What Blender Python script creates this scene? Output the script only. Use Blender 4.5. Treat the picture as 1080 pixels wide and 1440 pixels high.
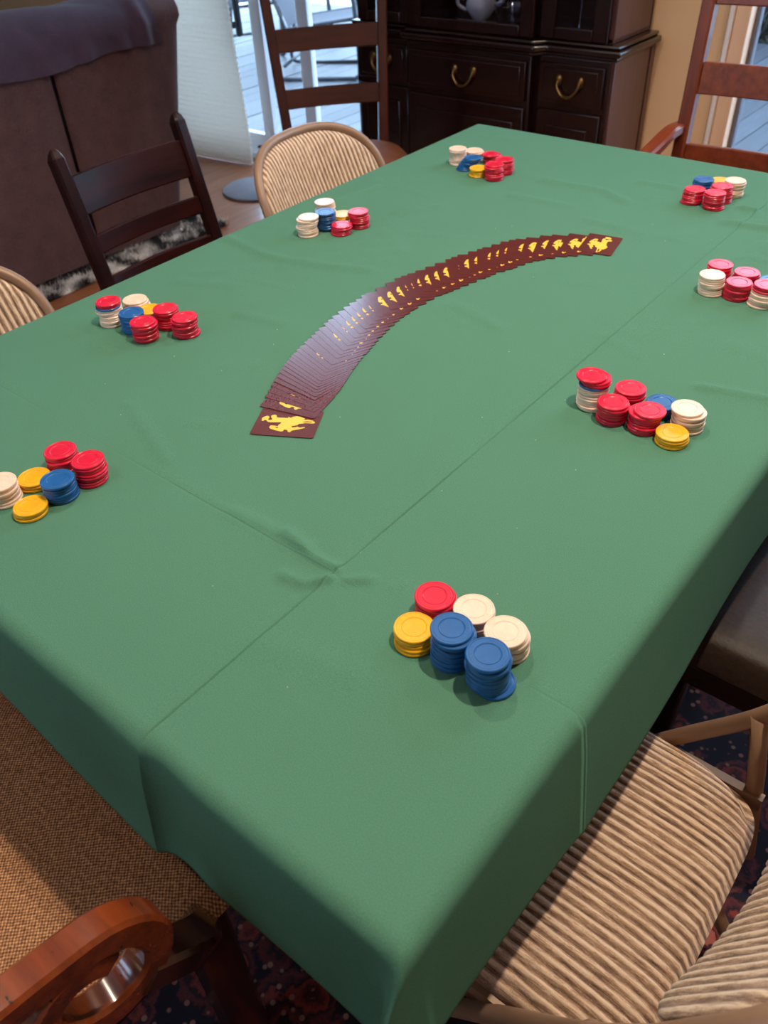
import bpy, bmesh, math, random
import numpy as np
from mathutils import Vector, Matrix
from mathutils.geometry import tessellate_polygon

S = bpy.context.scene
for o in list(bpy.data.objects):
    bpy.data.objects.remove(o)
random.seed(7)
C = S.collection

# ------------------------------------------------------------------ camera
# world: metres, floor z=0, table's far-left corner at x=0,y=0; x runs along the far edge, y runs away
CAM = Vector((1.23785, -1.87693, 1.36))
yaw, pitch, roll = -0.718096, 0.705879, -0.056826
fwd = Vector((math.sin(yaw)*math.cos(pitch), math.cos(yaw)*math.cos(pitch), -math.sin(pitch)))
rgt = Vector((math.cos(yaw), -math.sin(yaw), 0)); up = rgt.cross(fwd)
r2 = math.cos(roll)*rgt + math.sin(roll)*up; u2 = -math.sin(roll)*rgt + math.cos(roll)*up
cam = bpy.data.cameras.new('camera'); cam_o = bpy.data.objects.new('camera', cam); C.objects.link(cam_o)
cam.sensor_fit = 'VERTICAL'; cam.sensor_height = 36; cam.lens = 1132.09*36/1440
cam.clip_start = .02; cam.clip_end = 100
M = Matrix((r2, u2, -fwd)).transposed().to_4x4(); M.translation = CAM
cam_o.matrix_world = M
cam.dof.use_dof = True; cam.dof.focus_distance = 1.0; cam.dof.aperture_fstop = 8.0
S.camera = cam_o

# ------------------------------------------------------------------ view, world
S.view_settings.view_transform = 'Standard'; S.view_settings.look = 'None'
S.view_settings.gamma = 1.0; S.view_settings.exposure = 0.2
S.view_settings.use_curve_mapping = False
W = bpy.data.worlds.new('overcast_sky'); S.world = W; W.use_nodes = True
bg = W.node_tree.nodes['Background']
bg.inputs[0].default_value = (.52, .74, 1.0, 1); bg.inputs[1].default_value = 7.0

LAMP_WARM = (1.0, .84, .64)
SPOT_W = 128.0         # each recessed ceiling lamp

# ------------------------------------------------------------------ materials
MATS = {}
def lin(c):
    return tuple((x/255/12.92 if x/255 <= .04045 else ((x/255+.055)/1.055)**2.4) for x in c)
class NT:
    def __init__(s, name):
        s.m = bpy.data.materials.new(name); s.m.use_nodes = True
        s.t = s.m.node_tree; s.n = s.t.nodes; s.b = s.n['Principled BSDF']; MATS[name] = s.m
    def add(s, typ, ins=None, **kw):
        n = s.n.new(typ)
        for k, v in kw.items(): setattr(n, k, v)
        for k, v in (ins or {}).items():
            if isinstance(v, bpy.types.NodeSocket): s.t.links.new(v, n.inputs[k])
            else: n.inputs[k].default_value = v
        return n
    def set(s, **kw):
        for k, v in kw.items():
            k = k.replace('_', ' ')
            if isinstance(v, bpy.types.NodeSocket): s.t.links.new(v, s.b.inputs[k])
            else: s.b.inputs[k].default_value = v
        return s
    def coord(s, which='Object', scale=None):
        o = s.add('ShaderNodeTexCoord').outputs[which]
        if scale is not None:
            o = s.add('ShaderNodeMapping', {'Vector': o, 'Scale': scale}).outputs[0]
        return o
    def noise(s, vec, scale, detail=4, rough=.6):
        return s.add('ShaderNodeTexNoise', {'Vector': vec, 'Scale': scale, 'Detail': detail, 'Roughness': rough}).outputs[0]
    def ramp(s, fac, stops):
        r = s.add('ShaderNodeValToRGB', {'Fac': fac})
        e = r.color_ramp.elements
        while len(e) < len(stops): e.new(.5)
        for q, (p, c) in zip(e, stops):
            q.position = p; q.color = (*c[:3], 1)
        return r.outputs[0]
    def math(s, op, a, b=0.0, c=None):
        ins = {0: a, 1: b}
        if c is not None: ins[2] = c
        return s.add('ShaderNodeMath', ins, operation=op).outputs[0]
    def mix(s, fac, a, b):
        n = s.add('ShaderNodeMix', data_type='RGBA')
        for i, v in ((0, fac), (6, a), (7, b)):
            if isinstance(v, bpy.types.NodeSocket): s.t.links.new(v, n.inputs[i])
            else: n.inputs[i].default_value = v if i == 0 else (*v[:3], 1)
        return n.outputs[2]
    def bump(s, h, strength=.3, dist=.001):
        b = s.add('ShaderNodeBump', {'Height': h, 'Strength': strength, 'Distance': dist})
        s.t.links.new(b.outputs[0], s.b.inputs['Normal'])
    def sep(s, v):
        return s.add('ShaderNodeSeparateXYZ', {0: v}).outputs

def plain(name, rgb, rough=.5, metal=0.0, spec=.5, var=.12, scale=30, coat=0):
    t = NT(name); c = lin(rgb); v = t.coord()
    n = t.noise(v, scale)
    col = t.ramp(n, [(.3, tuple(x*(1-var) for x in c)), (.7, tuple(min(1, x*(1+var)) for x in c))])
    t.set(Base_Color=col, Roughness=rough, Metallic=metal, Specular_IOR_Level=spec, Coat_Weight=coat)
    if coat: t.set(Coat_Roughness=.08)
    return t.m
def wood(name, dark, light, axis=2, rough=.3, coat=.4, scale=14, marks=False, spec=.5):
    t = NT(name); sc = [scale]*3; sc[axis] = scale*.08
    v = t.coord('Object', sc); n = t.noise(v, 3.0, 6, .65)
    col = t.ramp(n, [(.3, lin(dark)), (.7, lin(light))])
    if marks:
        m = t.noise(t.coord('Object', (140, 60, 140)), 1.0, 2)
        col = t.mix(t.ramp(m, [(.70, (0, 0, 0)), (.74, (1, 1, 1))]), col, lin((45, 18, 8)))
    t.set(Base_Color=col, Roughness=rough, Coat_Weight=coat, Coat_Roughness=.12, Specular_IOR_Level=spec)
    t.bump(n, .08, .001)
    return t.m

# green felt cloth
t = NT('green_felt'); v = t.coord()
n1 = t.noise(v, 900, 3, .7); n2 = t.noise(v, 9, 3, .5)
c1 = t.ramp(n1, [(.25, lin((66, 112, 92))), (.75, lin((94, 138, 116)))])
c2 = t.mix(t.ramp(n2, [(.35, (.0, 0, 0)), (.65, (.12, .12, .12))]), c1, lin((86, 133, 109)))
t.set(Base_Color=c2, Roughness=.95, Specular_IOR_Level=.08)
t.bump(n1, .5, .0006)

# poker chip plastics, faces embossed with a ring of small marks
def chip_mat(name, rgb, rough=.30):
    t = NT(name); v = t.coord(); x, y, z = t.sep(v)
    r = t.math('SQRT', t.math('ADD', t.math('MULTIPLY', x, x), t.math('MULTIPLY', y, y)))
    a = t.math('ARCTAN2', y, x)
    wave = t.math('SINE', t.math('MULTIPLY', a, 24.0))
    band = t.math('LESS_THAN', t.math('ABSOLUTE', t.math('SUBTRACT', r, .0146)), .0013)
    marks = t.math('MULTIPLY', band, t.math('GREATER_THAN', wave, .1))
    nz = t.noise(v, 160, 3)
    c = lin(rgb)
    col = t.ramp(nz, [(.3, tuple(q*.92 for q in c)), (.7, tuple(min(1, q*1.06) for q in c))])
    t.set(Base_Color=col, Roughness=rough, Specular_IOR_Level=.55)
    t.bump(t.math('ADD', t.math('MULTIPLY', marks, -1.0), t.math('MULTIPLY', nz, .1)), .5, .0004)
    return t.m
CHIP = {'R': chip_mat('red_chip', (216, 28, 62)), 'W': chip_mat('white_chip', (242, 210, 190)),
        'B': chip_mat('blue_chip', (30, 92, 158)), 'Y': chip_mat('yellow_chip', (240, 176, 28))}

# playing cards
t = NT('card_brown'); v = t.coord()
t.set(Base_Color=t.ramp(t.noise(v, 300), [(.3, lin((92, 38, 36))), (.7, lin((102, 45, 42)))]), Roughness=.26,
      Specular_IOR_Level=.6, Coat_Weight=.6, Coat_Roughness=.16)
plain('lint_white', (225, 228, 224), .9)
plain('card_yellow', (246, 196, 72), .4, var=.04)
plain('card_edge', (214, 205, 196), .6)

# woods
wood('wood_dark', (20, 5, 6), (46, 13, 12), 2, .4, .06, spec=.22)
wood('wood_dark_h', (22, 5, 6), (52, 14, 13), 1, .4, .06, spec=.22)
wood('wood_mid', (50, 18, 11), (76, 29, 17), 2, .35, .4)
wood('wood_mid_h', (50, 18, 11), (80, 31, 18), 1, .35, .4)
wood('wood_red', (92, 34, 16), (134, 58, 29), 2, .32, .25)
wood('wood_red_h', (96, 36, 17), (140, 62, 31), 0, .32, .25)
wood('wood_arm', (92, 37, 15), (146, 68, 30), 1, .2, .7, marks=True)
wood('wood_arm_dark', (30, 12, 8), (62, 26, 15), 2, .25, .6)
wood('hutch_wood', (14, 5, 6), (32, 10, 11), 0, .24, .4)
wood('hutch_wood_lit', (60, 32, 32), (82, 46, 44), 2, .3, .4)  # same hutch mahogany, lightened: light on the right side is in the colour
wood('table_wood', (60, 34, 20), (98, 60, 36), 1, .4, .3)
plain('brass', (120, 94, 58), .38, 1.0)
plain('seat_brown', (120, 66, 38), .45, var=.2, scale=20)
plain('tube_beige', (150, 116, 92), .42, .1, var=.06)
plain('tube_cap', (70, 60, 54), .6)
t = NT('black_leather'); v = t.coord(); n = t.noise(v, 130, 5, .65)
t.set(Base_Color=t.ramp(n, [(.3, lin((34, 22, 17))), (.7, lin((54, 37, 29)))]), Roughness=.5, Specular_IOR_Level=.35)
t.bump(n, .5, .0012)
plain('black_metal', (18, 16, 16), .4)

# ribbed chenille upholstery: ribs are modelled, the colour follows the woven rows
def chenille(name, axis):
    t = NT(name); v = t.coord(); s = t.sep(v); q = s[axis]
    ph = t.math('MULTIPLY', q, 2*math.pi/.0118)
    rib = t.math('MULTIPLY_ADD', t.math('COSINE', ph), .5, .5)
    sc = [40, 40, 40]; sc[axis] = 420
    dash = t.noise(t.coord('Object', sc), 1.0, 4, .75)
    thr = t.noise(t.coord('Object', [900 if i != axis else 500 for i in range(3)]), 1.0, 2)
    h = t.math('ADD', t.math('MULTIPLY', rib, .36), t.math('ADD', t.math('MULTIPLY', dash, 1.05), t.math('MULTIPLY', thr, .26)))
    col = t.ramp(h, [(.48, lin((56, 38, 30))), (.68, lin((136, 104, 84))), (.88, lin((196, 160, 132))), (1.0, lin((232, 202, 174)))])
    t.set(Base_Color=col, Roughness=.85, Sheen_Weight=.2)
    t.bump(t.math('ADD', dash, thr), .3, .0008)
    return t.m
chenille('chenille', 1)

# woven armchair seat
t = NT('woven_seat'); v = t.coord(); x, y, z = t.sep(v)
wob = t.math('MULTIPLY', t.noise(v, 30, 2), .004)
a = t.math('SINE', t.math('MULTIPLY', t.math('ADD', x, wob), 1300.0)); b = t.math('SINE', t.math('MULTIPLY', t.math('ADD', y, wob), 1300.0))
wv = t.math('MULTIPLY', a, b); nz = t.noise(v, 240, 3)
h = t.math('ADD', t.math('MULTIPLY', wv, .28), nz)
t.set(Base_Color=t.ramp(h, [(.2, lin((82, 48, 30))), (.5, lin((150, 100, 66))), (.8, lin((212, 162, 116)))]), Roughness=.8)
t.bump(h, .6, .0015)

# sofa and blanket fabrics
def fabric(name, a, b, scale=350, rough=.9, bump=.4):
    t = NT(name); v = t.coord(); n = t.noise(v, scale, 3, .7); n2 = t.noise(v, 14, 3)
    col = t.ramp(t.math('ADD', t.math('MULTIPLY', n, .75), t.math('MULTIPLY', n2, .25)), [(.35, lin(a)), (.65, lin(b))])
    t.set(Base_Color=col, Roughness=rough, Sheen_Weight=.15); t.bump(n, bump, .001)
    return t.m
fabric('sofa_fabric', (62, 32, 30), (102, 66, 62))
fabric('throw_fabric', (56, 38, 54), (86, 62, 80), 500)
fabric('cushion_fabric', (46, 32, 46), (70, 52, 66), 300)
fabric('mat_grey', (96, 92, 100), (120, 116, 124), 200)
t = NT('shag'); v = t.coord()
t.set(Base_Color=t.ramp(t.noise(v, 9, 2), [(.42, lin((34, 30, 32))), (.5, lin((150, 140, 134))), (.6, lin((216, 206, 198)))]), Roughness=.95)

# persian rug
t = NT('persian_rug'); v = t.coord()
vo = t.add('ShaderNodeTexVoronoi', {'Vector': v, 'Scale': 13.0}); d = vo.outputs['Distance']
vo2 = t.add('ShaderNodeTexVoronoi', {'Vector': v, 'Scale': 46.0})
n = t.noise(v, 34, 4, .6)
f = t.ramp(t.math('ADD', d, t.math('MULTIPLY', t.math('SUBTRACT', n, .5), .5)), [(.16, lin((178, 96, 84))), (.2, lin((60, 28, 34))), (.32, lin((150, 60, 54))), (.38, lin((30, 24, 40))), (.48, lin((110, 50, 50))), (.54, lin((28, 22, 36)))])
g = t.mix(t.ramp(vo2.outputs['Distance'], [(.16, (1, 1, 1)), (.24, (0, 0, 0))]), f, t.mix(t.noise(v, 11, 2), lin((150, 66, 60)), lin((170, 138, 120))))
t.set(Base_Color=g, Roughness=.95); t.bump(t.noise(v, 700, 2), .5, .002)

wood('floor_wood', (116, 62, 34), (156, 94, 56), 1, .38, .2, 9)
plain('wall_paint', (226, 186, 146), .8, var=.03, scale=6)
plain('wall_paint_light', (226, 214, 196), .85, var=.03, scale=6)
plain('ceiling_paint', (232, 226, 216), .9, var=.02, scale=6)
plain('trim_paint', (226, 188, 158), .45, var=.03, scale=8)
plain('trim_white', (232, 226, 226), .4, var=.03, scale=8)
plain('vinyl_frame', (222, 226, 236), .35, var=.03, scale=8)
plain('door_hardware', (40, 42, 48), .4, .6)
plain('gasket_grey', (96, 96, 108), .5)
t = NT('cell_shade'); col = t.ramp(t.noise(t.coord(), 200), [(.3, lin((222, 214, 204))), (.7, lin((234, 227, 218)))])
t.set(Base_Color=col, Roughness=.85)
tl = t.add('ShaderNodeBsdfTranslucent', {'Color': col}); mx = t.add('ShaderNodeMixShader', {0: .6, 1: t.b.outputs[0], 2: tl.outputs[0]})
t.t.links.new(mx.outputs[0], t.n['Material Output'].inputs[0])
t = NT('deck_board'); v = t.coord('Object', (30, 1.6, 30)); n = t.noise(v, 2, 5)
oi = t.add('ShaderNodeObjectInfo').outputs['Random']
t.set(Base_Color=t.ramp(t.math('ADD', t.math('MULTIPLY', n, .7), t.math('MULTIPLY', oi, .3)), [(.3, lin((64, 67, 74))), (.7, lin((86, 90, 98)))]), Roughness=.45)
plain('patio_metal', (44, 46, 56), .45, .3)
plain('patio_sling', (62, 64, 76), .7)
plain('yard_ground', (206, 214, 218), .9, var=.1, scale=2)
fabric('hedge_leaf', (14, 26, 20), (36, 54, 40), 6, .6, .2)
plain('hedge_core', (14, 20, 16), .9)
plain('porcelain', (206, 200, 196), .25)
plain('bulb_socket', (188, 170, 130), .4, .6)
# thin window glass: mostly see-through, mirror-like at grazing angles
def thin_glass(name, tint=(1, 1, 1), rough=.0, base=.04):
    t = NT(name); t.n.remove(t.b)
    tr = t.add('ShaderNodeBsdfTransparent', {'Color': (*tint, 1)}); gl = t.add('ShaderNodeBsdfGlossy', {'Roughness': rough})
    lw = t.add('ShaderNodeLayerWeight', {'Blend': .5}).outputs['Facing']
    fr = t.math('MULTIPLY_ADD', t.math('POWER', lw, 5.0), .9, base)
    mx = t.add('ShaderNodeMixShader', {0: fr, 1: tr.outputs[0], 2: gl.outputs[0]})
    t.t.links.new(mx.outputs[0], t.n['Material Output'].inputs[0])
    return t.m
thin_glass('window_glass', (.97, .99, 1)); thin_glass('cabinet_glass', (.8, .82, .9), .02); thin_glass('stemware', (.86, .9, .96), .05, .30)
t = NT('bulb_glow'); t.set(Base_Color=(1, .9, .8, 1), Emission_Color=(*LAMP_WARM, 1), Emission_Strength=12.0)

# ------------------------------------------------------------------ mesh helpers
class MB:
    """collects shapes, build() links them as one mesh object"""
    def __init__(s): s.v = []; s.f = []
    def add(s, vs, fs):
        k = len(s.v); s.v += [tuple(q) for q in vs]; s.f += [tuple(i+k for i in f) for f in fs]; return s
    def box(s, c, size, rot=None):
        x, y, z = (q/2 for q in size); vs = [Vector((i*x, j*y, k*z)) for i in (-1, 1) for j in (-1, 1) for k in (-1, 1)]
        if rot is not None: vs = [rot @ q for q in vs]
        vs = [q+Vector(c) for q in vs]
        return s.add(vs, [(0, 1, 3, 2), (4, 6, 7, 5), (0, 4, 5, 1), (2, 3, 7, 6), (0, 2, 6, 4), (1, 5, 7, 3)])
    def span(s, a, b):
        return s.box([(p+q)/2 for p, q in zip(a, b)], [abs(q-p) for p, q in zip(a, b)])
    def bar(s, a, b, w, h, side=None):
        """rectangular bar from a to b; w along 'side', h across"""
        a, b = Vector(a), Vector(b); d = (b-a); L = d.length; d.normalize()
        sd = Vector(side) if side else (Vector((0, 0, 1)).cross(d) if abs(d.z) < .95 else Vector((0, 1, 0)))
        sd = (sd-d*sd.dot(d)).normalized(); n = d.cross(sd)
        return s.box((a+b)/2, (L, w, h), Matrix((d, sd, n)).transposed())
    def sweep(s, pts, prof, side=None, closed=False, cap=True):
        """sweep a closed 2-D profile [(a,b)] along pts; a goes along 'side' direction when given"""
        pts = [Vector(q) for q in pts]; n = len(pts); vs = []; pn = None
        for i, q in enumerate(pts):
            if closed: d = pts[(i+1) % n]-pts[i-1]
            else: d = pts[min(i+1, n-1)]-pts[max(i-1, 0)]
            d.normalize()
            if side is not None: a = Vector(side)
            elif pn is None: a = d.cross(Vector((0, 0, 1))) if abs(d.z) < .9 else d.cross(Vector((1, 0, 0)))
            else: a = pn
            a = (a-d*a.dot(d)).normalized(); pn = a; b = d.cross(a)
            k = prof(i/(n-1)) if callable(prof) else prof
            m = len(k); vs += [q+a*x+b*y for x, y in k]
        fs = []
        for i in range(n if closed else n-1):
            for j in range(m):
                i2 = (i+1) % n; fs.append((i*m+j, i*m+(j+1) % m, i2*m+(j+1) % m, i2*m+j))
        if cap and not closed: fs += [tuple(range(m))[::-1], tuple(range((n-1)*m, n*m))]
        return s.add(vs, fs)
    def tube(s, pts, r, seg=10, closed=False):
        return s.sweep(pts, circ(r, seg), None, closed)
    def lathe(s, prof, c=(0, 0, 0), seg=32, cap=True):
        vs = []; n = len(prof); c = Vector(c)
        for r, z in prof:
            vs += [c+Vector((r*math.cos(2*math.pi*k/seg), r*math.sin(2*math.pi*k/seg), z)) for k in range(seg)]
        fs = [(i*seg+k, i*seg+(k+1) % seg, (i+1)*seg+(k+1) % seg, (i+1)*seg+k) for i in range(n-1) for k in range(seg)]
        if cap: fs += [tuple(range(seg))[::-1], tuple(range((n-1)*seg, n*seg))]
        return s.add(vs, fs)
    def grid(s, fn, nu, nv):
        vs = [fn(i/(nu-1), j/(nv-1)) for j in range(nv) for i in range(nu)]
        return s.add(vs, [(j*nu+i, j*nu+i+1, (j+1)*nu+i+1, (j+1)*nu+i) for j in range(nv-1) for i in range(nu-1)])
    def build(s, name, mat, parent=None, smooth=None, bevel=0, seg=2, loc=None):
        me = bpy.data.meshes.new(name); me.from_pydata(s.v, [], s.f); me.update()
        bm = bmesh.new(); bm.from_mesh(me); bmesh.ops.recalc_face_normals(bm, faces=bm.faces); bm.to_mesh(me); bm.free()
        me.materials.append(MATS[mat] if isinstance(mat, str) else mat)
        if smooth: me.shade_smooth() if smooth is True else None
        if smooth and smooth is not True:
            me.shade_smooth(); me.set_sharp_from_angle(angle=math.radians(smooth))
        o = bpy.data.objects.new(name, me); C.objects.link(o)
        if parent: o.parent = parent
        if loc: o.location = loc
        if bevel:
            b = o.modifiers.new('bevel', 'BEVEL'); b.width = bevel; b.segments = seg; b.limit_method = 'ANGLE'; b.angle_limit = .6
            me.shade_smooth(); me.set_sharp_from_angle(angle=math.radians(40)); b.harden_normals = False
        return o
def circ(r, n=10): return [(r*math.cos(2*math.pi*k/n), r*math.sin(2*math.pi*k/n)) for k in range(n)]
def rect(w, h, b=.003):
    x, y = w/2, h/2
    return [(-x+b, -y), (x-b, -y), (x, -y+b), (x, y-b), (x-b, y), (-x+b, y), (-x, y-b), (-x, -y+b)]
def catmull(P, n=8):
    P = [Vector(q) for q in P]; Q = [2*P[0]-P[1]]+P+[2*P[-1]-P[-2]]; out = []
    for i in range(1, len(Q)-2):
        for k in range(n):
            u = k/n; a, b, c, d = Q[i-1:i+3]
            out.append(.5*((2*b)+(c-a)*u+(2*a-5*b+4*c-d)*u*u+(3*b-a-3*c+d)*u**3))
    return out+[P[-1]]
def tag(o, label=None, cat=None, group=None, kind=None):
    for k, v in (('label', label), ('category', cat), ('group', group), ('kind', kind)):
        if v: o[k] = v
    return o
def empty(name, loc, rz=0, label=None, cat=None, group=None, kind=None):
    o = bpy.data.objects.new(name, None); C.objects.link(o); o.location = loc; o.rotation_euler = (0, 0, rz); o.empty_display_size = .1
    return tag(o, label, cat, group, kind)
def dup(root, loc, rz, label):
    r = root.copy(); C.objects.link(r); r.location = loc; r.rotation_euler = (0, 0, rz); r['label'] = label
    for ch in list(root.children):
        c = ch.copy(); C.objects.link(c); c.parent = r
        for g in list(ch.children):
            d = g.copy(); C.objects.link(d); d.parent = c
    return r
def struct(o): o['kind'] = 'structure'; return o

# ------------------------------------------------------------------ the room
YW = 1.25; XL, XR, YB, HC = -4.6, 3.2, -4.0, 2.82
fl = struct(empty('floor', (0, 0, 0)))
MB().span((XL, YB, -.06), (XR, YW+.12, -.012)).build('subfloor', 'floor_wood', fl)
pl_me = None; k = 0; x = XL
while x < XR-.01:
    o = MB().box((0, 0, -.006), (.119, YW-YB, .0118)).build('plank', 'floor_wood', fl) if pl_me is None else bpy.data.objects.new('plank', pl_me)
    if pl_me is None: pl_me = o.data
    else: C.objects.link(o); o.parent = fl
    o.location = (x+.06, (YW+YB)/2, random.uniform(-.0004, 0)); x += .1205
struct(MB().span((XL, YB, HC), (XR, YW+.12, HC+.1)).build('ceiling', 'ceiling_paint'))
# far wall with two patio-door openings
D1 = (-2.98, -1.36); D2 = (.180, 1.95); DH = 2.52
w = MB()
for a, b in ((XL, D1[0]), (D1[1], D2[0]), (D2[1], XR)): w.span((a, YW, 0), (b, YW+.12, HC))
for a, b in (D1, D2): w.span((a, YW, DH), (b, YW+.12, HC))
struct(w.build('wall_far', 'wall_paint'))
struct(MB().span((XL-.1, YB, 0), (XL, YW+.12, HC)).build('wall_left', 'wall_paint_light'))
struct(MB().span((XR, YB, 0), (XR+.1, YW+.12, HC)).build('wall_right', 'wall_paint'))
WX = (-1.2, .2); WZ = (1.0, 2.1)      # unseen window behind the camera, added for cool daylight on the near side
struct(MB().span((XL-.1, YB-.1, 0), (WX[0], YB, HC)).span((WX[1], YB-.1, 0), (XR+.1, YB, HC)).span((WX[0], YB-.1, 0), (WX[1], YB, WZ[0])).span((WX[0], YB-.1, WZ[1]), (WX[1], YB, HC)).build('wall_back', 'wall_paint_light'))
bb = MB()
for a, b in ((XL, D1[0]-.07), (D1[1]+.07, D2[0]-.021), (D2[1]+.07, XR)): bb.span((a, YW-.014, 0), (b, YW, .1))
struct(bb.build('baseboard_far', 'trim_paint', bevel=.004))

w1 = struct(empty('added_window', ((WX[0]+WX[1])/2, YB, WZ[0])))
wm = (WX[1]-WX[0])/2; wh = WZ[1]-WZ[0]
MB().span((-wm, -.09, 0), (-wm+.05, .01, wh)).span((wm-.05, -.09, 0), (wm, .01, wh)).span((-wm+.05, -.09, 0), (wm-.05, .01, .05)).span((-wm+.05, -.09, wh-.05), (wm-.05, .01, wh)).span((-.025, -.08, .05), (.025, 0, wh-.05)).build('frame', 'trim_white', w1, bevel=.003)
for a in (-wm+.05, .025): MB().span((a, -.05, .05), (a+wm-.075, -.045, wh-.05)).build('pane', 'window_glass', w1)
# sliding door on the left: white vinyl frame, fixed and sliding panel
d1 = struct(empty('door_1', ((D1[0]+D1[1])/2, YW, 0)))
def rel(o, root):
    o.parent = root; o.matrix_parent_inverse = Matrix.Translation(-Vector(root.location)); return o
fr = MB().span((D1[0]-.06, YW-.016, 0), (D1[0]+.02, YW+.11, DH)).span((D1[1]-.02, YW-.016, 0), (D1[1]+.06, YW+.11, DH)).span((D1[0], YW-.016, DH-.04), (D1[1], YW+.11, DH+.06))
rel(fr.build('frame', 'vinyl_frame', bevel=.003), d1)
rel(MB().span((D1[0], YW-.02, .0), (D1[1], YW+.11, .03)).span((D1[0], YW+.02, .03), (D1[1], YW+.028, .045)).span((D1[0], YW+.07, .03), (D1[1], YW+.078, .045)).build('track', 'vinyl_frame', bevel=.002), d1)
for x0, x1, y0 in ((D1[0]+.02, -2.13, YW+.035), (-1.935, D1[1]-.02, YW+.085)):
    pn = MB(); yy = (y0-.018, y0+.018)
    pn.span((x0, yy[0], .045), (x0+.075, yy[1], DH-.04)).span((x1-.075, yy[0], .045), (x1, yy[1], DH-.04))
    pn.span((x0+.075, yy[0], .045), (x1-.075, yy[1], .12)).span((x0+.075, yy[0], DH-.12), (x1-.075, yy[1], DH-.04))
    po = rel(pn.build('door_panel', 'vinyl_frame', bevel=.003), d1)
    gl = MB().span((x0+.07, y0-.003, .115), (x1-.07, y0+.003, DH-.115)).build('pane', 'window_glass'); gl.parent = po
gl = MB().span((-2.14, YW+.057, .06), (-1.93, YW+.062, DH-.06)).build('pane', 'window_glass'); rel(gl, d1)
hw = MB()
hw.span((-2.29, YW-.012, .58), (-2.265, YW+.016, .84)).span((-2.285, YW-.04, .62), (-2.27, YW-.01, .65)).span((-2.285, YW-.04, .77), (-2.27, YW-.01, .80))
rel(hw.build('handle', 'door_hardware', bevel=.004), d1)
rel(MB().lathe([(.001, 0), (.012, 0), (.012, .01), (.001, .01)], (-2.225, YW-.012, .06), 12).build('screw_cap', 'door_hardware'), d1)

# right patio door, glazed, painted wood frame
d2 = struct(empty('door_2', ((D2[0]+D2[1])/2, YW, 0)))
rel(MB().span((D2[0]-.005, YW-.004, 0), (D2[0]+.045, YW+.115, DH)).span((D2[1]-.05, YW-.004, 0), (D2[1]+.005, YW+.115, DH)).span((D2[0], YW-.004, DH-.05), (D2[1], YW+.115, DH)).build('frame', 'trim_paint', bevel=.003), d2)
rel(MB().span((D2[0], YW, 0), (D2[1], YW+.115, .03)).build('sill', 'trim_white', bevel=.003), d2)
pn = MB().span((D2[0]+.045, YW+.05, .03), (D2[0]+.06, YW+.085, DH-.05)).span((D2[1]-.075, YW+.05, .03), (D2[1]-.05, YW+.085, DH-.05)).span((D2[0]+.075, YW+.05, .03), (D2[1]-.075, YW+.085, .1)).span((D2[0]+.075, YW+.05, DH-.12), (D2[1]-.075, YW+.085, DH-.05))
rel(pn.build('door_panel', 'gasket_grey', bevel=.003), d2)
rel(MB().span((D2[0]+.056, YW+.065, .09), (D2[1]-.07, YW+.071, DH-.11)).build('pane', 'window_glass'), d2)
struct(MB().span((D2[1]+.012, YW-.018, 0), (D2[1]+.075, YW-.001, DH+.06)).span((D2[0]-.075, YW-.018, DH+.005), (D2[1]+.075, YW-.001, DH+.07)).build('trim_1', 'trim_paint', bevel=.004))
struct(MB().span((D2[0]-.020, YW-.022, 0), (D2[0]-.006, YW-.001, DH+.004)).build('trim_2', 'trim_white', bevel=.003))

# ------------------------------------------------------------------ outside: deck, yard, hedge, patio chairs
dk = struct(empty('deck', (-1, 3.5, -.1)))
me = None; x = -6.5
while x < 4.0:
    if me is None:
        o = MB().box((0, 0, -.014), (.139, 4.3, .028)).build('plank', 'deck_board', dk, bevel=.003); me = o.data
    else:
        o = bpy.data.objects.new('plank', me); C.objects.link(o); o.parent = dk
    o.location = (x+1, .03, random.uniform(-.002, .002)); x += .146
struct(MB().span((-30, YW+.13, -.6), (30, 40, -.5)).build('yard_ground', 'yard_ground'))
hd = empty('hedge', (.1, 6.4, -.5), 0, 'dark green hedge beyond the deck seen through right patio door', 'hedge')
hc = MB(); rs = np.random.RandomState(4)
hc.grid(lambda u, v: (-2.3+4.6*u, -.42*math.sin(math.pi*min(1, .25+v*.75))+.1*math.sin(9*u+5*v), 3.1*v+.1*math.sin(14*u)), 30, 16)
hc.build('core', 'hedge_core', hd)
lv = MB()
for i in range(7000):
    p = Vector((rs.uniform(-2.4, 2.4), rs.uniform(-.75, -.3), rs.uniform(0, 3.3)))
    a = Vector(rs.normal(size=3)).normalized(); b = a.cross(Vector(rs.normal(size=3))).normalized(); s = rs.uniform(.03, .07)
    lv.add([p-a*s, p+b*s*.5, p+a*s, p-b*s*.5], [(0, 1, 2), (0, 2, 3)])
tag(lv.build('foliage', 'hedge_leaf', hd), kind='stuff')

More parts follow.
